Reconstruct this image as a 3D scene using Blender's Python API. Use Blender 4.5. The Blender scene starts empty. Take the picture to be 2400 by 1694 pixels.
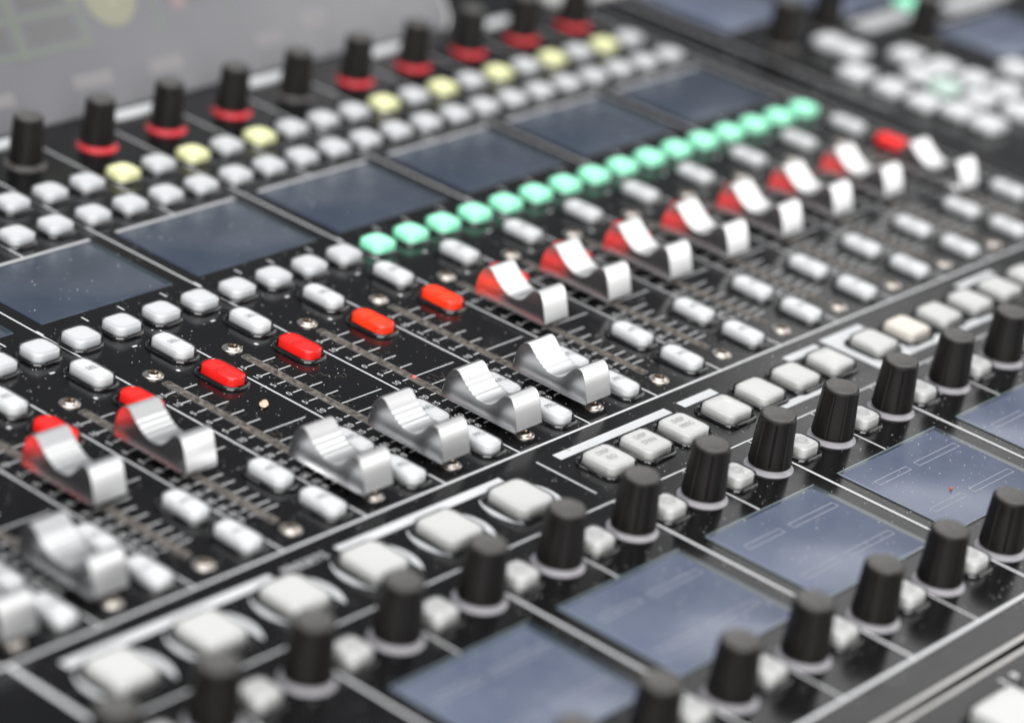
import bpy, bmesh, math, random
from mathutils import Matrix, Vector

# ------------------------------------------------------------------ scene, camera, light
P = 0.035                      # one channel strip of the desk, in metres; all lengths below are in strips
S = bpy.context.scene
COL = S.collection
R = math.radians
random.seed(7)

def camera():
    cd = bpy.data.cameras.new('camera')
    cam = bpy.data.objects.new('camera', cd)
    COL.objects.link(cam)
    r = ((0.6459049, -0.7510143, 0.1370558), (-0.2435508, -0.3728610, -0.8953534), (0.7235260, 0.5449332, -0.4237429))
    m = Matrix(((r[0][0], -r[1][0], -r[2][0]), (r[0][1], -r[1][1], -r[2][1]), (r[0][2], -r[1][2], -r[2][2]))).to_4x4()
    m.translation = Vector((-18.884007, -13.964619, 11.868419)) * P
    cam.matrix_world = m
    cd.sensor_width = 36.0
    cd.sensor_fit = 'HORIZONTAL'
    cd.lens = 103.912
    cd.clip_start = 0.02
    cd.clip_end = 60.0
    cd.dof.use_dof = True
    cd.dof.focus_distance = 27.05 * P
    cd.dof.aperture_fstop = 5.0
    S.camera = cam
camera()

w = bpy.data.worlds.new('World')
S.world = w
w.use_nodes = True
w.node_tree.nodes['Background'].inputs['Color'].default_value = (0.93, 0.96, 1.0, 1)
w.node_tree.nodes['Background'].inputs['Strength'].default_value = 0.17

def area(name, loc, target, sx, sy, watts, col=(1, 1, 1)):
    l = bpy.data.lights.new(name, 'AREA')
    l.shape = 'RECTANGLE'
    l.size = sx
    l.size_y = sy
    l.energy = watts
    l.color = col
    o = bpy.data.objects.new(name, l)
    COL.objects.link(o)
    o.location = loc
    o.rotation_euler = (Vector(target) - Vector(loc)).to_track_quat('-Z', 'Y').to_euler()
area('window_light', (2.6, -2.05, 1.0), (0.05, -1.85, 0.85), 4.5, 2.7, 68, (1.0, 0.99, 0.975))
area('rear_window_light', (2.6, 0.80, 1.80), (0.05, 0.7, 1.4), 1.6, 1.3, 10.5, (1.0, 0.995, 0.985))
area('ceiling_light', (-0.15, 0.05, 2.0), (-0.15, 0.05, 0), 2.5, 2.5, 54, (0.98, 0.99, 1.0))
area('front_fill_light', (-2.9, -2.7, 1.8), (0.2, 0.05, 0.0), 5.2, 2.6, 300, (1.0, 0.99, 0.97))  # added fill from the camera side, brightens the near sides of the buttons

S.view_settings.view_transform = 'Standard'
S.view_settings.look = 'None'
S.view_settings.exposure = 0.0
S.view_settings.gamma = 1.0
S.render.engine = 'CYCLES'
S.cycles.use_denoising = True
S.cycles.max_bounces = 8
S.cycles.transparent_max_bounces = 12
S.cycles.caustics_reflective = False
S.cycles.caustics_refractive = False

# ------------------------------------------------------------------ materials
MAT = {}
def mat(name, base, rough=0.5, metal=0.0, spec=0.5, coat=0.0, emit=None, es=0.0, noise=None, bump=None, sss=0.0, rvar=None):
    m = bpy.data.materials.new(name)
    m.use_nodes = True
    nt = m.node_tree
    b = nt.nodes['Principled BSDF']
    b.inputs['Base Color'].default_value = (*base, 1)
    b.inputs['Roughness'].default_value = rough
    b.inputs['Metallic'].default_value = metal
    b.inputs['Specular IOR Level'].default_value = spec
    b.inputs['Coat Weight'].default_value = coat
    b.inputs['Coat Roughness'].default_value = 0.06
    if sss:
        b.inputs['Subsurface Weight'].default_value = sss
        b.inputs['Subsurface Radius'].default_value = (1, 1, 1)
        b.inputs['Subsurface Scale'].default_value = 0.006
    if emit:
        b.inputs['Emission Color'].default_value = (*emit, 1)
        b.inputs['Emission Strength'].default_value = es
    tc = nt.nodes.new('ShaderNodeTexCoord')
    if noise:                       # (scale, second colour, contrast position)
        n = nt.nodes.new('ShaderNodeTexNoise')
        n.inputs['Scale'].default_value = noise[0]
        n.inputs['Detail'].default_value = 6
        r = nt.nodes.new('ShaderNodeValToRGB')
        r.color_ramp.elements[0].position = noise[2]
        r.color_ramp.elements[1].position = noise[3]
        r.color_ramp.elements[0].color = (*base, 1)
        r.color_ramp.elements[1].color = (*noise[1], 1)
        nt.links.new(tc.outputs['Object'], n.inputs['Vector'])
        nt.links.new(n.outputs['Fac'], r.inputs['Fac'])
        nt.links.new(r.outputs['Color'], b.inputs['Base Color'])
    if rvar:                        # (scale, min, max)
        n = nt.nodes.new('ShaderNodeTexNoise')
        n.inputs['Scale'].default_value = rvar[0]
        n.inputs['Detail'].default_value = 5
        mr = nt.nodes.new('ShaderNodeMapRange')
        mr.inputs['From Min'].default_value = 0.3
        mr.inputs['From Max'].default_value = 0.7
        mr.inputs['To Min'].default_value = rvar[1]
        mr.inputs['To Max'].default_value = rvar[2]
        nt.links.new(tc.outputs['Object'], n.inputs['Vector'])
        nt.links.new(n.outputs['Fac'], mr.inputs['Value'])
        nt.links.new(mr.outputs['Result'], b.inputs['Roughness'])
    if bump:                        # (scale, strength, distance)
        n = nt.nodes.new('ShaderNodeTexNoise')
        n.inputs['Scale'].default_value = bump[0]
        n.inputs['Detail'].default_value = 3
        bp = nt.nodes.new('ShaderNodeBump')
        bp.inputs['Strength'].default_value = bump[1]
        bp.inputs['Distance'].default_value = bump[2]
        nt.links.new(tc.outputs['Object'], n.inputs['Vector'])
        nt.links.new(n.outputs['Fac'], bp.inputs['Height'])
        nt.links.new(bp.outputs['Normal'], b.inputs['Normal'])
    MAT[name] = m
    return m

mat('panel_black', (0.0055, 0.0055, 0.006), 0.17, spec=0.34, bump=(5200, 0.04, 0.0001), rvar=(60, 0.13, 0.21))
mat('trough_black', (0.012, 0.012, 0.013), 0.5)
mat('print_white', (0.62, 0.62, 0.63), 0.45)
mat('print_grey', (0.42, 0.42, 0.43), 0.45)
mat('label_white', (0.58, 0.59, 0.60), 0.4)
mat('button_white', (0.58, 0.587, 0.60), 0.42, spec=0.3, sss=0.8)
mat('button_lightened', (0.66, 0.665, 0.67), 0.45, spec=0.25, sss=0.8)  # same white plastic, lightened in colour to stand for stronger light
mat('button_warm', (0.56, 0.557, 0.545), 0.40, spec=0.3, sss=0.8)
mat('button_cream', (0.66, 0.625, 0.55), 0.38, emit=(1.0, 0.86, 0.70), es=0.10)
mat('lit_red', (0.70, 0.016, 0.012), 0.34, emit=(1.0, 0.012, 0.012), es=0.42)
mat('lit_orange', (0.75, 0.03, 0.010), 0.34, emit=(1.0, 0.05, 0.010), es=0.72)
mat('lit_green', (0.40, 0.80, 0.60), 0.36, emit=(0.12, 0.85, 0.45), es=0.55)
mat('dim_green', (0.55, 0.68, 0.62), 0.40, emit=(0.3, 0.8, 0.55), es=0.07)
mat('lit_yellow', (0.78, 0.78, 0.46), 0.36, emit=(0.85, 0.86, 0.32), es=0.20)
mat('collar_gloss', (0.006, 0.006, 0.007), 0.09, spec=0.8)
mat('ink_grey', (0.15, 0.153, 0.16), 0.5)
mat('ink_faint', (0.27, 0.275, 0.29), 0.5)
mat('ink_red', (0.09, 0.006, 0.006), 0.5)
mat('satin_metal', (0.82, 0.82, 0.825), 0.31, metal=1.0)
mat('side_metal', (0.74, 0.74, 0.75), 0.25, metal=1.0)
mat('trim_metal', (0.60, 0.59, 0.58), 0.34, metal=1.0)
mat('screw_metal', (0.60, 0.55, 0.50), 0.30, metal=1.0)
mat('screw_dark', (0.16, 0.12, 0.09), 0.35, metal=1.0)
mat('knob_black', (0.006, 0.005, 0.0045), 0.42, spec=0.32, bump=(2600, 0.25, 0.0001))
mat('knob_top', (0.055, 0.053, 0.051), 0.50, spec=0.5, bump=(3600, 0.8, 0.0002), noise=(2600, (0.14, 0.135, 0.13), 0.40, 0.75))
mat('ring_white', (0.30, 0.29, 0.31), 0.25, sss=0.3)
mat('ring_grey', (0.05, 0.046, 0.044), 0.25)
mat('ring_red', (0.30, 0.02, 0.025), 0.25, emit=(1.0, 0.02, 0.04), es=0.42)
mat('screen_blue', (0.098, 0.116, 0.176), 0.20, spec=0.5, noise=(34, (0.135, 0.156, 0.215), 0.35, 0.7))
mat('screen_dark', (0.032, 0.044, 0.068), 0.22, spec=0.5, noise=(40, (0.055, 0.068, 0.094), 0.35, 0.7))
mat('screen_edge', (0.20, 0.25, 0.27), 0.2, coat=0.4)
mat('screen_rim', (0.02, 0.035, 0.042), 0.18, coat=0.5)
mat('screen_line', (0.36, 0.36, 0.40), 0.4)
mat('felt', (0.065, 0.057, 0.050), 0.95, spec=0.1, noise=(520, (0.235, 0.21, 0.185), 0.38, 0.74), bump=(1500, 0.8, 0.0004))
mat('felt_lip', (0.16, 0.15, 0.145), 0.6)
mat('lint', (0.30, 0.27, 0.235), 0.9)
mat('dust', (0.52, 0.51, 0.50), 0.9)
mat('flake', (0.70, 0.50, 0.38), 0.8)
mat('red_led', (0.6, 0.1, 0.1), 0.4, emit=(1, 0.08, 0.08), es=1.2)
mat('lcd_grey', (0.106, 0.106, 0.118), 0.34, coat=0.25, noise=(7, (0.15, 0.15, 0.16), 0.35, 0.65))
mat('lcd_green', (0.122, 0.138, 0.116), 0.34, coat=0.25)  # display colours pulled towards the grey: reflected haze is painted in
mat('lcd_tile', (0.10, 0.098, 0.10), 0.34, coat=0.25)
mat('lcd_pale', (0.185, 0.175, 0.18), 0.35)
mat('lcd_red', (0.20, 0.155, 0.16), 0.35)
mat('lcd_yellow', (0.195, 0.193, 0.14), 0.34, coat=0.25)
mat('lcd_ink', (0.25, 0.25, 0.18), 0.4)
mat('speck_orange', (0.45, 0.14, 0.05), 0.7)

def uneven_ring():
    # a few lamps under the ring light one part of it more than the rest
    nt = MAT['ring_red'].node_tree
    b = nt.nodes['Principled BSDF']
    tc = next(n for n in nt.nodes if n.type == 'TEX_COORD')
    d = nt.nodes.new('ShaderNodeVectorMath')
    d.operation = 'DOT_PRODUCT'
    d.inputs[1].default_value = (-0.1 / P, -0.95 / P, 0)
    mr = nt.nodes.new('ShaderNodeMapRange')
    mr.interpolation_type = 'SMOOTHSTEP'
    mr.inputs['From Min'].default_value = -0.12
    mr.inputs['From Max'].default_value = 0.22
    mr.inputs['To Min'].default_value = 0.04
    mr.inputs['To Max'].default_value = 0.40
    nt.links.new(tc.outputs['Object'], d.inputs[0])
    nt.links.new(d.outputs['Value'], mr.inputs['Value'])
    nt.links.new(mr.outputs['Result'], b.inputs['Emission Strength'])
uneven_ring()

def hotspot(name, lo, hi, sx, sy):
    # the lamp under the middle of a lit cap makes its centre brighter than its ends
    nt = MAT[name].node_tree
    b = nt.nodes['Principled BSDF']
    tc = next(n for n in nt.nodes if n.type == 'TEX_COORD')
    mp = nt.nodes.new('ShaderNodeMapping')
    mp.inputs['Scale'].default_value = (1 / (sx * P), 1 / (sy * P), 1 / (0.5 * P))
    ln = nt.nodes.new('ShaderNodeVectorMath')
    ln.operation = 'LENGTH'
    mr = nt.nodes.new('ShaderNodeMapRange')
    mr.interpolation_type = 'SMOOTHSTEP'
    mr.inputs['From Min'].default_value = 0.1
    mr.inputs['From Max'].default_value = 1.1
    mr.inputs['To Min'].default_value = hi
    mr.inputs['To Max'].default_value = lo
    nt.links.new(tc.outputs['Object'], mp.inputs['Vector'])
    nt.links.new(mp.outputs['Vector'], ln.inputs[0])
    nt.links.new(ln.outputs['Value'], mr.inputs['Value'])
    nt.links.new(mr.outputs['Result'], b.inputs['Emission Strength'])
hotspot('lit_red', 0.30, 0.85, 0.16, 0.24)
hotspot('lit_orange', 0.40, 1.15, 0.16, 0.24)
hotspot('lit_green', 0.38, 0.80, 0.18, 0.18)
hotspot('lit_yellow', 0.12, 0.32, 0.18, 0.18)

def clear_plastic():
    m = bpy.data.materials.new('clear_plastic')
    m.use_nodes = True
    nt = m.node_tree
    nt.nodes.remove(nt.nodes['Principled BSDF'])
    t = nt.nodes.new('ShaderNodeBsdfTransparent')
    t.inputs['Color'].default_value = (0.96, 0.965, 0.97, 1)
    g = nt.nodes.new('ShaderNodeBsdfGlossy')
    g.inputs['Roughness'].default_value = 0.06
    f = nt.nodes.new('ShaderNodeFresnel')
    f.inputs['IOR'].default_value = 1.33
    x = nt.nodes.new('ShaderNodeMixShader')
    nt.links.new(f.outputs[0], x.inputs[0])
    nt.links.new(t.outputs[0], x.inputs[1])
    nt.links.new(g.outputs[0], x.inputs[2])
    nt.links.new(x.outputs[0], nt.nodes['Material Output'].inputs['Surface'])
    MAT['clear_plastic'] = m
clear_plastic()

# ------------------------------------------------------------------ mesh helpers (lengths in strips, scaled by P)
def mesh(name, verts, faces, material, angle=40):
    me = bpy.data.meshes.new(name)
    me.from_pydata([(x * P, y * P, z * P) for x, y, z in verts], [], faces)
    me.materials.append(MAT[material])
    if angle:
        for p in me.polygons:
            p.use_smooth = True
        me.set_sharp_from_angle(angle=R(angle))
    me.update()
    return me

class MB:
    def __init__(s):
        s.v = []
        s.f = []
    def add(s, v, f):
        o = len(s.v)
        s.v += v
        s.f += [tuple(i + o for i in q) for q in f]
    def box(s, x0, x1, y0, y1, z0, z1):
        s.add([(x0, y0, z0), (x1, y0, z0), (x1, y1, z0), (x0, y1, z0), (x0, y0, z1), (x1, y0, z1), (x1, y1, z1), (x0, y1, z1)],
              [(3, 2, 1, 0), (4, 5, 6, 7), (0, 1, 5, 4), (1, 2, 6, 5), (2, 3, 7, 6), (3, 0, 4, 7)])
    def quad(s, x0, x1, y0, y1, z):
        s.add([(x0, y0, z), (x1, y0, z), (x1, y1, z), (x0, y1, z)], [(0, 1, 2, 3)])
    def mesh(s, name, m, angle=40):
        return mesh(name, s.v, s.f, m, angle)

def rr(wd, ht, r, n=4):                 # rounded rectangle outline, counter-clockwise
    r = min(r, wd / 2 - 1e-4, ht / 2 - 1e-4)
    o = []
    for cx, cy, a0 in ((wd / 2 - r, ht / 2 - r, 0), (-wd / 2 + r, ht / 2 - r, 90), (-wd / 2 + r, -ht / 2 + r, 180), (wd / 2 - r, -ht / 2 + r, 270)):
        for k in range(n + 1):
            a = R(a0 + 90 * k / n)
            o.append((cx + r * math.cos(a), cy + r * math.sin(a)))
    return o

def loft(loops, cap_top=True, cap_bot=False, close=False):
    n = len(loops[0])
    v = [p for l in loops for p in l]
    f = []
    m = len(loops)
    for i in range(m if close else m - 1):
        a, b = i * n, ((i + 1) % m) * n
        for k in range(n):
            f.append((a + k, a + (k + 1) % n, b + (k + 1) % n, b + k))
    if cap_top:
        f.append(tuple((m - 1) * n + k for k in range(n)))
    if cap_bot:
        f.append(tuple(reversed(range(n))))
    return v, f

def lathe(prof, n, mod=None):
    loops = []
    for r, z in prof:
        l = []
        for k in range(n):
            a = 2 * math.pi * k / n
            q = r * (mod(a, r, z) if mod else 1)
            l.append((q * math.cos(a), q * math.sin(a), z))
        loops.append(l)
    return loops

_mc = {}
def cached(key, fn):
    if key not in _mc:
        _mc[key] = fn()
    return _mc[key]

def obj(name, me, parent=None, loc=(0, 0, 0), label=None, rz=0.0):
    o = bpy.data.objects.new(name, me)
    COL.objects.link(o)
    o.parent = parent
    o.location = (loc[0] * P, loc[1] * P, loc[2] * P)
    o.rotation_euler.z = rz
    if label:
        o['label'] = label
    return o

def text_data(s, size, spacing=1.0, shear=0.0):
    c = bpy.data.curves.new('lettering', 'FONT')
    c.body = s
    c.size = size * P
    c.align_x = 'CENTER'
    c.align_y = 'CENTER'
    c.space_character = spacing
    c.shear = shear
    c.resolution_u = 2
    o = bpy.data.objects.new('tmp', c)
    COL.objects.link(o)
    dg = bpy.context.evaluated_depsgraph_get()
    dg.update()
    m = bpy.data.meshes.new_from_object(o.evaluated_get(dg))
    bpy.data.objects.remove(o)
    bpy.data.curves.remove(c)
    return [(v.co.x / P, v.co.y / P, 0) for v in m.vertices], [tuple(p.vertices) for p in m.polygons]
def text(s, size, spacing=1.0):
    return cached(('t', s, size, spacing), lambda: text_data(s, size, spacing))
def put_text(mb, s, size, x, y, z, spacing=1.0, rot=0.0):
    v, f = text(s, size, spacing)
    c, sn = math.cos(rot), math.sin(rot)
    mb.add([(x + a * c - b * sn, y + a * sn + b * c, z) for a, b, _ in v], f)

# ------------------------------------------------------------------ the desk itself
desk = bpy.data.objects.new('mixing_console', None)
COL.objects.link(desk)
desk['label'] = 'black digital mixing console filling the picture, with silver faders, lit buttons, knobs and small screens'
desk['category'] = 'mixing console'

def slab(x0, x1, y0, y1, z0, z1, name, m='panel_black', bev=0.02):
    b = MB()
    lo = [[(x0, y0, z0), (x1, y0, z0), (x1, y1, z0), (x0, y1, z0)], [(x0, y0, z1 - bev), (x1, y0, z1 - bev), (x1, y1, z1 - bev), (x0, y1, z1 - bev)],
          [(x0 + bev, y0 + bev, z1), (x1 - bev, y0 + bev, z1), (x1 - bev, y1 - bev, z1), (x0 + bev, y1 - bev, z1)]]
    v, f = loft(lo, True, True)
    b.add(v, f)
    return obj(name, b.mesh(name, m, 30), desk)
slab(-14, 10.33, -4.64, 14, -0.5, 0, 'face_panel')
slab(10.42, 26, -4.64, 16, -0.5, 0, 'face_panel')
slab(-14, 26, -12, -4.725, -0.5, 0, 'face_panel')
b = MB(); b.box(-14, 26, -13, 17, -0.62, -0.501)
obj('base_tray', b.mesh('base_tray', 'trough_black', 0), desk)
# metal edges along the seam in front
for y0, y1 in ((-4.648, -4.605), (-4.765, -4.722)):
    lo = [[(-14, y, 0.0) for y in ()]]
    b = MB()
    ys = [y0, y0 + 0.008, (y0 + y1) / 2, y1 - 0.008, y1]
    zs = [0.001, 0.018, 0.024, 0.018, 0.001]
    v = [(x, y, z) for x in (-14, 26) for y, z in zip(ys, zs)]
    b.add(v, [(k, k + 5, k + 6, k + 1) for k in range(4)])
    obj('edge_strip', b.mesh('edge_strip', 'trim_metal', 60), desk)

# ------------------------------------------------------------------ printed markings
pm = MB()
Z1 = 0.003
def hline(x0, x1, y, t=0.020): pm.quad(x0, x1, y - t / 2, y + t / 2, Z1)
def vline(x, y0, y1, t=0.020): pm.quad(x - t / 2, x + t / 2, y0, y1, Z1 + 0.001)
hline(-14, 10.2, 0.005, 0.026)
for k in range(-8, 11):
    if k % 2 == 0:
        vline(k, 0.02, 7.62)
    else:
        vline(k, 0.02, 3.62)
        vline(k, 5.50, 7.62)
    for dx in (0.02, 0.57):
        vline(k + dx, 4.13, 4.23, 0.018)
    vline(k + 0.5, 5.46, 5.54, 0.02)
vline(-5.94, -8, 0.0, 0.05)
vline(-0.015, -0.885, -0.19)
for x in (1.9, 3.75):
    pass
hline(-5.6, 9.6, -1.06)
for k in range(-5, 10):
    vline(k - 0.015, -1.115, -1.073)
    if k % 2:
        vline(k - 0.015, -1.935, -1.50)
        vline(k - 0.015, -4.24, -3.70)
    else:
        vline(k - 0.008, -4.24, -1.50, 0.03)
hline(-6, 10, -4.25, 0.036)
vline(10.24, 0.0, 7.7, 0.014)
vline(10.9, 3.4, 7.7, 0.02)
vline(0.29, -7, -4.87, 0.03)
pm.quad(0.43, 0.49, -4.95, -4.88, Z1)
pm.quad(-0.53, -2.62, -0.295, -0.185, Z1)
pm.quad(-3.38, -5.6, -0.295, -0.185, Z1)
put_text(pm, 'PRESETS', 0.135, -3.0, -0.235, Z1, 1.05)
obj('printed_lines', pm.mesh('printed_lines', 'print_white', 0), desk)

def bar(x0, x1, y0, y1):
    b = MB()
    b.quad(x0, x1, y0, y1, Z1)
    obj('printed_panel', b.mesh('printed_panel', 'label_white', 0), desk)
bar(0.212, 1.845, -0.29, -0.183)
bar(2.037, 2.57, -0.29, -0.18)
bar(3.76, 4.31, -0.275, -0.17)
bar(2.83, 3.58, -0.872, -0.778)
bar(4.43, 5.12, -0.88, -0.145)
bar(5.13, 5.68, -0.875, -0.765)
bar(5.92, 6.60, -0.875, -0.775)
bar(6.9, 7.6, -0.26, -0.16)

# ------------------------------------------------------------------ buttons
def collar_mesh(wd, ht, r):
    def mk():
        lo = []
        for d, z in ((0, 0.0), (0.002, 0.014), (0.009, 0.026), (0.020, 0.032), (0.031, 0.029), (0.039, 0.018), (0.042, 0.003)):
            lo.append([(x, y, z) for x, y in rr(wd - 2 * d, ht - 2 * d, r - d * 0.8, 6)])
        v, f = loft(lo, False)
        return mesh('collar', v, f, 'collar_gloss', 60)
    return cached(('c', wd, ht), mk)
def body_mesh(wd, ht, r, zt, m, top='flat'):
    def mk():
        lo = []
        for d, z in ((0, 0.002), (0.004, zt - 0.015), (0.008, zt - 0.008), (0.019, zt)):
            lo.append([(x, y, z) for x, y in rr(wd - 2 * d, ht - 2 * d, r - d * 0.5, 4)])
        if top == 'flat':
            v, f = loft(lo, True)
        else:
            lo.append([(x, y, zt + 0.002) for x, y in rr(wd - 0.10, ht - 0.10, r * 0.6, 4)])
            v, f = loft(lo, False)
            n = len(lo[0])
            v.append((0, 0, zt + (0.05 if top == 'pyramid' else -0.010)))
            a = (len(lo) - 1) * n
            f += [(a + k, a + (k + 1) % n, len(v) - 1) for k in range(n)]
        return mesh('keycap', v, f, m, 24)
    return cached(('b', wd, ht, zt, m, top), mk)
def cover_mesh(wd, ht, r, zt):
    def mk():
        lo = []
        for d, z in ((-0.019, 0.012), (-0.016, zt - 0.016), (-0.011, zt - 0.003), (0.001, zt + 0.006), (0.021, zt + 0.008)):
            lo.append([(x, y, z) for x, y in rr(wd - 2 * d, ht - 2 * d, r - d * 0.5 + 0.006, 4)])
        v, f = loft(lo, False)
        return mesh('clear_cover', v, f, 'clear_plastic', 60)
    return cached(('k', wd, ht, zt), mk)
def letter_mesh(s, size, m, ww=False):
    def mk():
        b = MB()
        for i, line in enumerate(s.split('|')):
            n = len(s.split('|'))
            put_text(b, line, size, 0, (n - 1) * size * 0.62 - i * size * 1.24, 0)
        return b.mesh('lettering', m, 0)
    return cached(('l', s, size, m), mk)
def symbol_mesh():
    def mk():
        b = MB()
        def ring(pts, t):
            n = len(pts)
            inn = [(x * (1 - t), y * (1 - t)) for x, y in pts]
            b.add([(x, y, 0) for x, y in pts] + [(x, y, 0) for x, y in inn], [(k, (k + 1) % n, n + (k + 1) % n, n + k) for k in range(n)])
        ring([(0.045 * math.cos(a), 0.045 * math.sin(a)) for a in [2 * math.pi * k / 24 for k in range(24)]], 0.16)
        ring([(0.085, 0), (0, 0.085), (-0.085, 0), (0, -0.085)], 0.09)
        return b.mesh('lettering', 'ink_faint', 0)
    return cached('sym', mk)

def button(name, x, y, wd, ht, zt, m='button_white', r=0.072, cw=None, ch=None, letters=None, lsize=0.07, lm='ink_grey', top='flat', label=None, cover=True, ldy=0.0):
    o = obj(name, body_mesh(wd, ht, r, zt, m, top), desk, (x, y, 0.004), label)
    obj('collar', collar_mesh(cw or wd + 0.10, ch or ht + 0.10, r + 0.05), o)
    if cover:
        obj('clear_cover', cover_mesh(wd, ht, r, zt), o)
    if letters == '<o>':
        obj('lettering', symbol_mesh(), o, (0, 0, zt + 0.0095))
    elif letters:
        obj('lettering', letter_mesh(letters, lsize, lm), o, (0, ldy, zt + 0.0095))
    return o

for k in range(-6, 10):
    # select, mute, AFL, PFL down every strip; their printed words sit crosswise on the cap
    button('select_button', k + 0.795, 3.235, 0.215, 0.435, 0.098, 'button_lightened', letters='SEL', lsize=0.088, cw=0.33, ch=0.55)
    hot = k in (0, 1)
    button('mute_button', k + 0.795, 2.575, 0.215, 0.435, 0.098, 'lit_orange' if hot else 'lit_red', letters='MUTE', lsize=0.085, lm='ink_red', cw=0.33, ch=0.55,
           label='lit mute button glowing red-orange' if hot else 'lit red mute button')
    button('solo_button', k + 0.795, 0.965, 0.215, 0.435, 0.098, 'button_lightened', letters='AFL', lsize=0.088, cw=0.33, ch=0.55)
    button('solo_button', k + 0.795, 0.345, 0.215, 0.435, 0.098, 'button_lightened', letters='PFL', lsize=0.088, cw=0.33, ch=0.55)

i = 0
for n in range(-17, 20):
    x = 0.225 + 0.5 * n
    if x > 9.9:
        break
    if x > -5:
        g = x > 2.1
        button('square_button', x - 0.035, 3.815, 0.305, 0.295, 0.105, 'lit_green' if g else 'button_white', cw=0.385, ch=0.375, label='lit mint green square button' if g else None)
    if x > -4:
        button('square_button', x - 0.035, 5.875, 0.305, 0.295, 0.105, cw=0.385, ch=0.375)
        kk = round((x - 0.225) * 2)
        yel = kk in (2, 4, 6) or kk in (10, 12, 14, 16, 18)
        button('square_button', x - 0.035, 6.52, 0.305, 0.295, 0.105, 'lit_yellow' if yel else 'button_white', cw=0.385, ch=0.375, label='lit pale yellow square button' if yel else None)

# keys under the white bars
for x, s, tp in ((0.485, 'DISP|EQ', 'flat'), (1.025, 'DISP|DYN', 'flat'), (1.59, 'DISP|MISC', 'flat'), (2.255, None, 'pyramid'), (2.84, None, 'flat'), (3.43, None, 'flat'),
                 (4.02, None, 'pyramid'), (4.79, None, 'flat'), (5.38, None, 'flat'), (5.98, None, 'flat'), (6.57, None, 'flat'), (7.16, None, 'flat'), (7.75, None, 'flat')):
    cream = x == 5.38
    button('display_button', x, -0.605 if x < 2.5 else -0.56, 0.365, 0.385, 0.098, 'button_cream' if cream else 'button_warm', 0.065, 0.475, 0.50, s, 0.085, 'ink_faint', tp,
           'warm cream lit button' if cream else None, True, 0.02)
for n in range(6):
    x = -0.745 - 0.925 * n
    o = button('preset_button', x, -0.615, 0.435, 0.455, 0.105, 'button_warm', 0.08, 0.55, 0.56)
    for sg in (-1, 1):
        def crescent(sg=sg):
            h = 0.76
            pts = [(0.385 * math.cos(h * (2 * k / 16 - 1)) * sg, 0.385 * math.sin(h * (2 * k / 16 - 1)), 0) for k in range(17)]
            return mesh('printed_crescent', pts, [tuple(range(17)) if sg > 0 else tuple(reversed(range(17)))], 'label_white', 0)
        obj('printed_crescent', cached(('cr', sg), crescent), o, (0.045, 0.0, -0.0005))
for x in (-0.2, 0.62, 1.44):
    button('wide_button', x, -5.28, 0.62, 0.44, 0.13, 'button_warm', 0.07, 0.74, 0.56)

# ------------------------------------------------------------------ rotary knobs
def knob_mesh(rb, rt, h):
    def mk():
        def flute(a, r, z):
            if z > h - 0.03 or z < 0.075:
                return 1
            q = (a / (2 * math.pi) * 9) % 1
            return 0.955 if (q < 0.035 or q > 0.965) else 1
        prof = [(rb * 0.80, 0.045), (rb * 0.985, 0.05), (rb, 0.06), (rb, 0.074), (rb, 0.076)]
        for t in (0.25, 0.5, 0.75):
            prof.append((rb + (rt - rb) * t, 0.076 + (h - 0.031 - 0.076) * t))
        prof += [(rt, h - 0.031), (rt, h - 0.029), (rt * 0.985, h - 0.012), (rt * 0.95, h - 0.004), (rt * 0.90, h - 0.004), (rt * 0.885, h - 0.016)]
        v, f = loft(lathe(prof, 90, flute), False, True)
        return mesh('knob', v, f, 'knob_black', 24)
    return cached(('kn', rb, rt, h), mk)
def knob_cap(rt, h):
    def mk():
        prof = [(rt * 0.875, h - 0.02), (rt * 0.875, h + 0.006), (rt * 0.85, h + 0.014), (rt * 0.80, h + 0.014), (rt * 0.6, h + 0.006), (rt * 0.35, h - 0.001), (rt * 0.1, h - 0.004)]
        v, f = loft(lathe(prof, 40), True)
        return mesh('knob_insert', v, f, 'knob_top', 50)
    return cached(('kc', rt, h), mk)
def ring_mesh(r, m):
    def mk():
        prof = [(r, 0.002), (r * 0.99, 0.010), (r * 0.86, 0.022), (r * 0.80, 0.034), (r * 0.76, 0.05)]
        v, f = loft(lathe(prof, 48), True)
        return mesh('light_ring', v, f, m, 50)
    return cached(('r', r, m), mk)
def knob(x, y, rb=0.20, rt=0.172, h=0.53, ring=0.232, rm='ring_white', label=None, rz=None):
    a = random.uniform(0, 6.28) if rz is None else rz
    o = obj('rotary_knob', knob_mesh(rb, rt, h), desk, (x, y, 0.0), label, a)
    obj('knob_insert', knob_cap(rt, h), o)
    obj('light_ring', ring_mesh(ring, rm), o, rz=-a)
    return o
for k in range(-6, 9):
    knob(k - 0.262, -1.485)
    button('knob_button', k + 0.215, -1.485, 0.27, 0.27, 0.12, 'button_warm', 0.055, 0.37, 0.37, '<o>', top='dished')
for k in range(-4, 7):
    knob(k + 0.235, -3.665)
    button('knob_button', k + 0.71, -3.665, 0.27, 0.27, 0.12, 'button_warm', 0.055, 0.37, 0.37, '<o>', top='dished')
for k in range(-3, 10):
    off = k in (0, 4) or k < 0
    knob(k + 0.555, 7.32, 0.185, 0.158, 0.54, 0.228, 'ring_grey' if off else 'ring_red', None if off else 'black knob with its base ring lit red')

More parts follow.
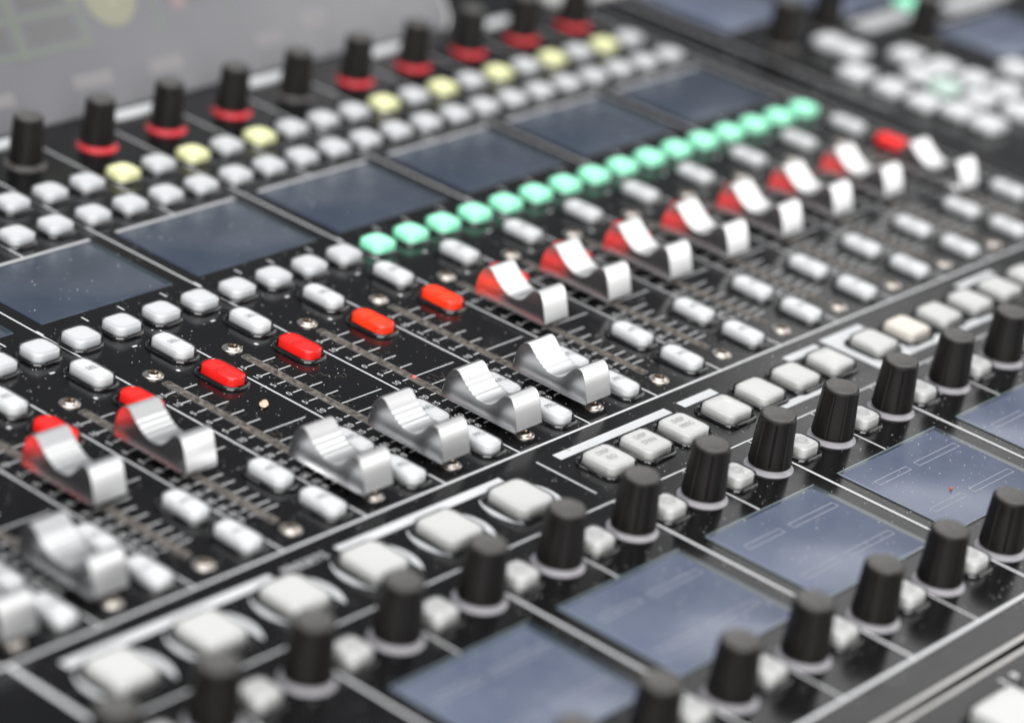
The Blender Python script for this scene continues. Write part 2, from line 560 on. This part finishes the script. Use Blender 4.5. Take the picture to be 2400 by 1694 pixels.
# ------------------------------------------------------------------ screws
def screw_meshes():
    prof = [(0.098, 0.0), (0.098, 0.010), (0.090, 0.016), (0.080, 0.014), (0.074, 0.016), (0.066, 0.028), (0.055, 0.035), (0.050, 0.036)]
    v, f = loft(lathe(prof, 36), False)
    head = mesh('screw', v, f, 'screw_metal', 35)
    def star(a, r, z): return 1 + 0.17 * math.cos(6 * a)
    v, f = loft(lathe([(0.047, 0.0362), (0.040, 0.030), (0.036, 0.004)], 36, star), True)
    return head, mesh('star_socket', v, f, 'screw_dark', 35)
sh, ss = screw_meshes()
for k in range(-6, 10):
    for y in (2.963, 0.228):
        o = obj('screw', sh, desk, (k + 0.30, y, 0.0))
        obj('star_socket', ss, o)

# ------------------------------------------------------------------ fader slots, scales and caps
def slot_mesh():
    b = MB()
    b.add(*loft([[(x, y + 1.6, z) for x, y in rr(wd, 2.42 - (0.10 - wd), 0.02, 2)] for wd, z in ((0.098, 0.0), (0.096, 0.006), (0.087, 0.006), (0.085, 0.003))], False))
    return b.mesh('fader_slot', 'felt_lip', 40)
def felt_mesh(x0, x1, seed):
    rnd = random.Random(seed)
    n = 90
    v, f = [], []
    for i in range(n + 1):
        y = 0.405 + 2.39 * i / n
        for t in (0, 0.33, 0.67, 1):
            z = 0.005 + (0.005 * math.sin(math.pi * min(1, 0.15 + t * 0.8)) + rnd.uniform(-0.002, 0.003))
            v.append((x0 + (x1 - x0) * t + rnd.uniform(-0.003, 0.003), y, z))
    for i in range(n):
        for t in range(3):
            a = i * 4 + t
            f.append((a, a + 1, a + 5, a + 4) if x1 > x0 else (a + 4, a + 5, a + 1, a))
    return mesh('dust_lip', v, f, 'felt', 60)
slot_m = slot_mesh()
felts = [(felt_mesh(-0.042, -0.001, s), felt_mesh(0.042, 0.001, s + 50)) for s in range(3)]
def scale_mesh():
    b = MB()
    ys = [2.615, 2.413, 2.21, 2.008, 1.805, 1.602, 1.40, 1.255, 1.11, 0.955, 0.82, 0.69, 0.595]
    nm = ['15', '10', '5', '0', '5', '10', '15', '20', '25', '35', '50', '70', '8']
    t = 0.0066
    for i, (y, s) in enumerate(zip(ys, nm)):
        xr = 0.88 if i == 5 else (0.585 if i == 6 else 0.515)
        b.quad(0.353, xr, y - t, y + t, 0.003)
        b.quad(0.133 if i < 5 else 0.17, 0.247, y - t, y + t, 0.003)
        put_text(b, s, 0.098, 0.088, y + (0 if i < 12 else -0.005), 0.003, 0.95)
    b.quad(0.548, 0.583, 2.895, 2.935, 0.003)
    b.quad(0.545, 0.60, 3.49, 3.515, 0.003)
    return b.mesh('fader_scale', 'print_white', 0)
scale_m = scale_mesh()

def cap_mesh():
    a = 0.178
    L = 0.455
    # profile of the finger rest, back to front: (y, z)
    pts = [(0.455, 0.10), (0.452, 0.18), (0.435, 0.27), (0.405, 0.345), (0.365, 0.392), (0.325, 0.405), (0.295, 0.398), (0.262, 0.372), (0.235, 0.343),
           (0.204, 0.322), (0.190, 0.302), (0.158, 0.289), (0.144, 0.269), (0.114, 0.261), (0.098, 0.242), (0.068, 0.239), (0.052, 0.224),
           (0.02, 0.220), (-0.03, 0.216), (-0.08, 0.222), (-0.13, 0.245), (-0.17, 0.28), (-0.205, 0.323), (-0.235, 0.36), (-0.265, 0.385), (-0.295, 0.395),
           (-0.325, 0.392), (-0.350, 0.376), (-0.368, 0.350), (-0.385, 0.315), (-0.405, 0.26), (-0.425, 0.20), (-0.44, 0.15), (-0.452, 0.10)]
    n = len(pts)
    v, f = [], []
    ns = 10
    side_b = []
    cols = []
    def flare(y, d):
        return a + d * (max(0.0, 1 - abs(y / 0.458) ** 10)) ** 0.5
    cols.append([(-a, y, z) for y, z in pts])
    cols.append([(a, y, z) for y, z in pts])
    top = MB()
    top.add(cols[0] + cols[1], [(k, k + 1, n + k + 1, n + k) for k in range(n - 1)])
    grip = mesh('finger_rest', top.v, top.f, 'satin_metal', 20)
    sd = MB()
    for sgn, d in ((-1, 0.016), (1, 0.014)):
        rows = []
        for t in [i / ns for i in range(ns + 1)]:
            row = []
            for y, z in pts:
                zz = z + (0.09 - z) * t
                x = a + 0.003 + (flare(y, d) - a) * min(1, max(0, (0.16 - zz) / 0.07)) ** 1.7
                row.append((sgn * x, y, zz))
            rows.append(row)
        fl = []
        vv = [p for r_ in rows for p in r_]
        for i in range(ns):
            for k in range(n - 1):
                q = (i * n + k, (i + 1) * n + k, (i + 1) * n + k + 1, i * n + k + 1)
                fl.append(q if sgn < 0 else tuple(reversed(q)))
        sd.add(vv, fl)
    side = mesh('fader_cap', sd.v, sd.f, 'side_metal', 60)
    st = MB()
    st.box(-0.018, 0.018, -0.12, 0.12, -0.05, 0.14)
    return grip, side, st.mesh('fader_stem', 'collar_gloss', 0)
grip_m, side_m, stem_m = cap_mesh()
cap_y = {-6: 0.60, -5: 0.68, -4: 1.79, -3: 1.75, -2: 0.62, -1: 0.62, 0: 0.63, 1: 0.63, 2: 1.98, 3: 1.98, 4: 1.97, 5: 1.98, 6: 1.99, 7: 2.02, 8: 2.02, 9: 1.65}
for k in range(-6, 10):
    s = obj('fader_slot', slot_m, desk, (k + 0.297, 0, 0))
    for fm in felts[k % 3]:
        obj('dust_lip', fm, s)
    obj('fader_scale', scale_m, desk, (k, 0, 0))
    o = obj('fader_cap', side_m, desk, (k + 0.297, cap_y[k], 0))
    obj('finger_rest', grip_m, o)
    obj('fader_stem', stem_m, o)
o = obj('peak_lamp', mesh('peak_lamp', *loft(lathe([(0.018, 0.0), (0.016, 0.012), (0.008, 0.018)], 12), True), 'red_led', 60), desk, (0.30, 1.575, 0.016), 'tiny red lamp glowing in a fader slot')

# ------------------------------------------------------------------ screens
def screen(x0, x1, y0, y1, m, name, style):
    cx, cy, wd, ht = (x0 + x1) / 2, (y0 + y1) / 2, x1 - x0, y1 - y0
    def glass():
        lo = [[(x, y, z) for x, y in rr(wd - 2 * d, ht - 2 * d, 0.02, 2)] for d, z in ((0, 0.001), (0.004, 0.010), (0.010, 0.012))]
        return mesh('display_screen', *loft(lo, True), m, 20)
    o = obj(name, cached(('s', round(wd, 3), round(ht, 3), m), glass), desk, (cx, cy, 0))
    def rim():
        b = MB()
        t = 0.0125
        b.quad(wd / 2 - 0.075, wd / 2 - 0.012, -ht / 2 + 0.02, ht / 2 - 0.012, t)
        b.quad(-wd / 2 + 0.02, wd / 2 - 0.077, ht / 2 - 0.03, ht / 2 - 0.012, t)
        return b.mesh('dark_margin', 'screen_rim', 0)
    obj('dark_margin', cached(('sr', round(wd, 3), style), rim), o)
    def edge():
        b = MB()
        if style == 'lower':
            b.quad(-wd / 2 + 0.003, wd / 2, ht / 2 - 0.001, ht / 2 + 0.010, 0.0125)
            b.quad(-wd / 2 - 0.008, -wd / 2 + 0.003, -ht / 2, ht / 2 + 0.010, 0.0125)
            b.quad(-wd / 2 + 0.004, wd / 2, -ht / 2 - 0.008, -ht / 2 + 0.001, 0.0125)
        else:
            b.quad(-wd / 2 + 0.02, wd / 2, ht / 2 - 0.005, ht / 2 + 0.045, 0.0125)  # pale strip paints the light caught by the top bevel
        return b.mesh('glass_edge', 'screen_edge' if style == 'lower' else 'print_grey', 0)
    obj('glass_edge', cached(('se', round(wd, 3), style), edge), o)
    if style == 'lower':
        def lines():
            b = MB()
            def fr(xa, xb, ya, yb, t=0.0065):
                b.quad(xa, xb, ya, ya + t, 0.0135); b.quad(xa, xb, yb - t, yb, 0.0135)
                b.quad(xa, xa + t, ya, yb, 0.0137); b.quad(xb - t, xb, ya, yb, 0.0137)
            for ya in (-2.332, -2.938):
                fr(0.145 - wd / 2, 0.665 - wd / 2 + 0.0, ya - cy, ya + 0.075 - cy)
                fr(0.795 - wd / 2, 1.48 - wd / 2, ya - cy, ya + 0.075 - cy)
            return b.mesh('field_outline', 'screen_line', 0)
        obj('field_outline', cached(('sl', style), lines), o)
    return o
for m in range(-3, 5):
    if m >= -2:
        screen(2 * m + 0.165, 2 * m + 1.79, -3.235, -1.96, 'screen_blue', 'display_screen', 'lower')
    screen(2 * m + 0.15, 2 * m + 1.82, 4.305, 5.49, 'screen_dark', 'display_screen', 'upper')

# white name strips behind the back row of knobs
for m in range(-1, 5):
    b = MB()
    b.add(*loft([[(x, y, z) for x, y in rr(0.72 - 2 * d, 0.17 - 2 * d, 0.03, 3)] for d, z in ((0, 0.0), (0, 0.03), (0.012, 0.042))], True))
    obj('name_strip', cached('ns', lambda: b.mesh('name_strip', 'label_white', 30)), desk, (2 * m + 0.57, 7.82, 0))

# ------------------------------------------------------------------ right-hand section beyond the gap
for x, y in ((12.0, 5.03), (12.0, 4.70), (11.33, 4.17), (12.55, 4.22), (11.3, 3.62), (12.07, 3.70), (12.6, 3.72), (11.27, 3.10), (11.97, 3.24), (12.62, 3.24),
             (11.4, 2.68), (12.05, 2.78), (12.62, 2.76), (11.36, 2.23), (12.15, 2.27), (12.75, 2.25), (13.5, 3.16), (13.55, 2.6), (13.3, 1.9)):
    g = (x, y) == (11.97, 3.24)
    button('square_button', x + 0.05, y + 0.03, 0.42, 0.38, 0.12, 'dim_green' if g else 'button_lightened', cw=0.47, ch=0.43, label='square button faintly lit green' if g else None)
button('square_button', 14.5, 5.5, 0.34, 0.33, 0.11, 'lit_green', cw=0.42, ch=0.41, label='lit mint green square button')
button('square_button', 9.95, 7.95, 0.34, 0.33, 0.11, 'button_warm', cw=0.42, ch=0.41)
for x, y in ((11.5, 5.45), (12.62, 5.55), (13.5, 4.62), (14.55, 6.2)):
    knob(x, y, 0.20, 0.172, 0.60, 0.25, 'ring_grey')
for x0, x1, y0, y1 in ((11.25, 12.95, 6.12, 7.6), (13.25, 15.2, 5.72, 7.2), (14.0, 15.7, 3.55, 4.72)):
    screen(x0, x1, y0, y1, 'screen_blue', 'display_screen', 'upper')
for x, y, wd, ht in ((13.65, 5.33, 1.15, 0.32), (15.7, 5.2, 1.5, 0.34), (11.1, 7.9, 1.6, 0.25)):
    b = MB()
    b.add(*loft([[(p, q, z) for p, q in rr(wd - 2 * d, ht - 2 * d, 0.03, 3)] for d, z in ((0, 0.0), (0, 0.03), (0.012, 0.042))], True))
    obj('name_strip', b.mesh('name_strip', 'print_grey', 30), desk, (x, y, 0))

# ------------------------------------------------------------------ tilted display behind the back row of knobs
disp = bpy.data.objects.new('display_monitor', None)
COL.objects.link(disp)
disp.location = (0, 7.99 * P, 0.01 * P)
disp.rotation_euler.x = R(52)
disp['label'] = 'grey tilted display with faint green grid and yellow disc, behind the back knobs'
disp['category'] = 'display'
def dpart(name, me): return obj(name, me, disp)
lo = [[(x + (8.05 - 7), y + 2.4, z) for x, y in rr(14 - 2 * d, 4.8 - 2 * d, 0.25, 5)] for d, z in ((0, -0.12), (0, -0.02), (0.02, 0))]
dpart('screen_glass', mesh('screen_glass', *loft(lo, True), 'lcd_grey', 25))
lo = [[(x + (8.05 - 7), y + 2.4, z) for x, y in rr(14.08 - 2 * d, 4.88 - 2 * d, 0.28, 5)] for d, z in ((0, -0.13), (0, -0.03), (0.03, -0.025))]
dpart('screen_frame', mesh('screen_frame', *loft(lo, False, True), 'trim_metal', 25))
g = MB()
for x, t in ((1.5, 0.05), (2.42, 0.04), (-0.2, 0.05), (0.6, 0.03), (3.5, 0.03), (4.6, 0.03)):
    g.quad(x - t, x + t, 0.74, 4.4, 0.003)
for y, x1, t in ((0.80, 2.45, 0.03), (1.20, 2.45, 0.03), (1.62, 6.0, 0.03), (2.3, 6, 0.03)):
    g.quad(-4, x1, y - t, y + t, 0.004)
g.quad(3.6, 6.4, 1.18, 1.28, 0.003)
dpart('grid_lines', g.mesh('grid_lines', 'lcd_green', 0))
for x0, x1, y0, y1 in ((1.64, 2.3, 0.88, 1.13), (0.0, 1.36, 0.88, 1.13), (1.64, 2.3, 1.28, 1.52), (0.0, 1.36, 1.28, 1.52), (3.7, 4.5, 1.0, 1.14)):
    g = MB()
    g.quad(x0, x1, y0, y1, 0.003)
    dpart('grid_tile', g.mesh('grid_tile', 'lcd_tile', 0))
for x0, x1, y0, y1 in ((0.6, 1.15, 0.30, 0.44), (2.0, 2.55, 0.30, 0.45), (3.1, 3.6, 0.28, 0.44), (4.8, 5.2, 0.30, 0.45), (5.6, 6.0, 0.4, 0.6), (0.2, 0.5, 0.1, 0.2)):
    g = MB()
    g.quad(x0, x1, y0, y1, 0.003)
    dpart('pale_field', g.mesh('pale_field', 'lcd_pale', 0))
g = MB()
g.quad(3.75, 3.98, 0.95, 1.5, 0.004)
dpart('red_field', g.mesh('red_field', 'lcd_red', 0))
g = MB()
g.add([(2.92 + 0.37 * math.cos(a), 1.27 + 0.37 * math.sin(a), 0.005) for a in [2 * math.pi * k / 40 for k in range(40)]], [tuple(range(40))])
g.quad(2.3, 2.6, 1.30, 1.62, 0.0045)
dpart('yellow_disc', g.mesh('yellow_disc', 'lcd_yellow', 0))
g = MB()
put_text(g, '2', 0.42, 2.93, 1.27, 0.007)
dpart('numeral', g.mesh('numeral', 'lcd_ink', 0))

# ------------------------------------------------------------------ dirt: flake, specks, fibres
def blob(name, r, m, seed, flat=0.35):
    bm = bmesh.new()
    bmesh.ops.create_icosphere(bm, subdivisions=2, radius=r)
    rnd = random.Random(seed)
    for v in bm.verts:
        k = rnd.uniform(0.75, 1.2)
        v.co = Vector((v.co.x * k * 1.25, v.co.y * k * 0.85, v.co.z * k * flat))
    vs = [tuple(v.co) for v in bm.verts]
    fs = [tuple(v.index for v in f.verts) for f in bm.faces]
    bm.free()
    return mesh(name, vs, fs, m, 0)
o = obj('paint_flake', blob('paint_flake', 0.052, 'flake', 3), None, (-1.275, 1.965, 0.022), 'tan paint flake lying on the black panel between two fader slots', 0.6)
o['category'] = 'paint flake'
o = obj('orange_crumb', blob('orange_crumb', 0.017, 'speck_orange', 5, 0.9), None, (2.80, -2.78, 0.028), 'tiny orange-brown crumb lying on a blue-grey console screen')
o['category'] = 'crumb'

ds = MB()
rnd = random.Random(11)
for i in range(7000):
    x, y = rnd.uniform(-6, 8), rnd.uniform(-4.4, 5.5)
    inscreen = (-3.2 < y < -1.98 or 4.33 < y < 5.46) and 0.2 < (x % 2) < 1.75
    if i < 1500 and not inscreen:
        if rnd.random() < 0.75:
            continue
    if y > 4.2 and rnd.random() < 0.7:
        continue
    r = rnd.choice((0.003, 0.004, 0.005, 0.006, 0.008)) * (1.5 if rnd.random() < 0.05 else 1) * (1.1 if inscreen else 1)
    z = 0.014 if inscreen else 0.0042
    a0 = rnd.uniform(0, 6.28)
    e = rnd.uniform(0.5, 1)
    ds.add([(x + r * math.cos(a0), y + r * math.sin(a0), z), (x + r * e * math.cos(a0 + 1.7), y + r * e * math.sin(a0 + 1.7), z),
            (x + r * math.cos(a0 + 3.3), y + r * math.sin(a0 + 3.3), z), (x + r * e * math.cos(a0 + 4.8), y + r * e * math.sin(a0 + 4.8), z), (x, y, z + r * 0.6)],
           [(0, 1, 4), (1, 2, 4), (2, 3, 4), (3, 0, 4)])
o = obj('dust', ds.mesh('dust', 'dust', 0))
o['kind'] = 'stuff'
o['label'] = 'fine pale dust specks scattered over the black panel and screens'

def fibre(mb, pts, r):
    n = len(pts)
    v, f = [], []
    for i, p in enumerate(pts):
        for k in range(3):
            a = 2.094 * k
            v.append((p[0] + r * math.cos(a), p[1], p[2] + r * math.sin(a)))
            v[-1] = (p[0] + r * math.cos(a), p[1] + r * 0.6 * math.cos(a + 1), p[2] + r * math.sin(a))
    for i in range(n - 1):
        for k in range(3):
            f.append((i * 3 + k, i * 3 + (k + 1) % 3, (i + 1) * 3 + (k + 1) % 3, (i + 1) * 3 + k))
    mb.add(v, f)
lf = MB()
def squiggle(x, y, z, ln, curl, r, n=14):
    a = rnd.uniform(0, 6.28)
    pts = []
    for i in range(n):
        pts.append((x, y, max(0.004, z + 0.012 * math.sin(i * 0.7))))
        a += rnd.uniform(-curl, curl)
        x += ln / n * math.cos(a)
        y += ln / n * math.sin(a)
    fibre(lf, pts, r)
for k in range(-5, 6):
    for q in range(26):
        y = rnd.uniform(0.45, 2.7)
        if abs(y - cap_y[k]) < 0.5:
            continue
        squiggle(k + 0.297 + rnd.uniform(-0.05, 0.05), y, rnd.uniform(0.008, 0.03), rnd.uniform(0.06, 0.22), 0.9, 0.0016)
for p in ((-0.36, 2.02), (-0.33, 1.98), (0.62, 1.5), (0.55, 1.42), (0.32, -0.16), (2.55, -1.9), (3.35, -2.5), (0.55, 1.3)):
    squiggle(p[0], p[1], 0.006 if p[1] > -1.95 else 0.016, 0.3, 1.1, 0.0016, 22)
o = obj('lint', lf.mesh('lint', 'lint', 0))
o['kind'] = 'stuff'
o['label'] = 'curly grey-brown lint fibres caught in the fader slots'
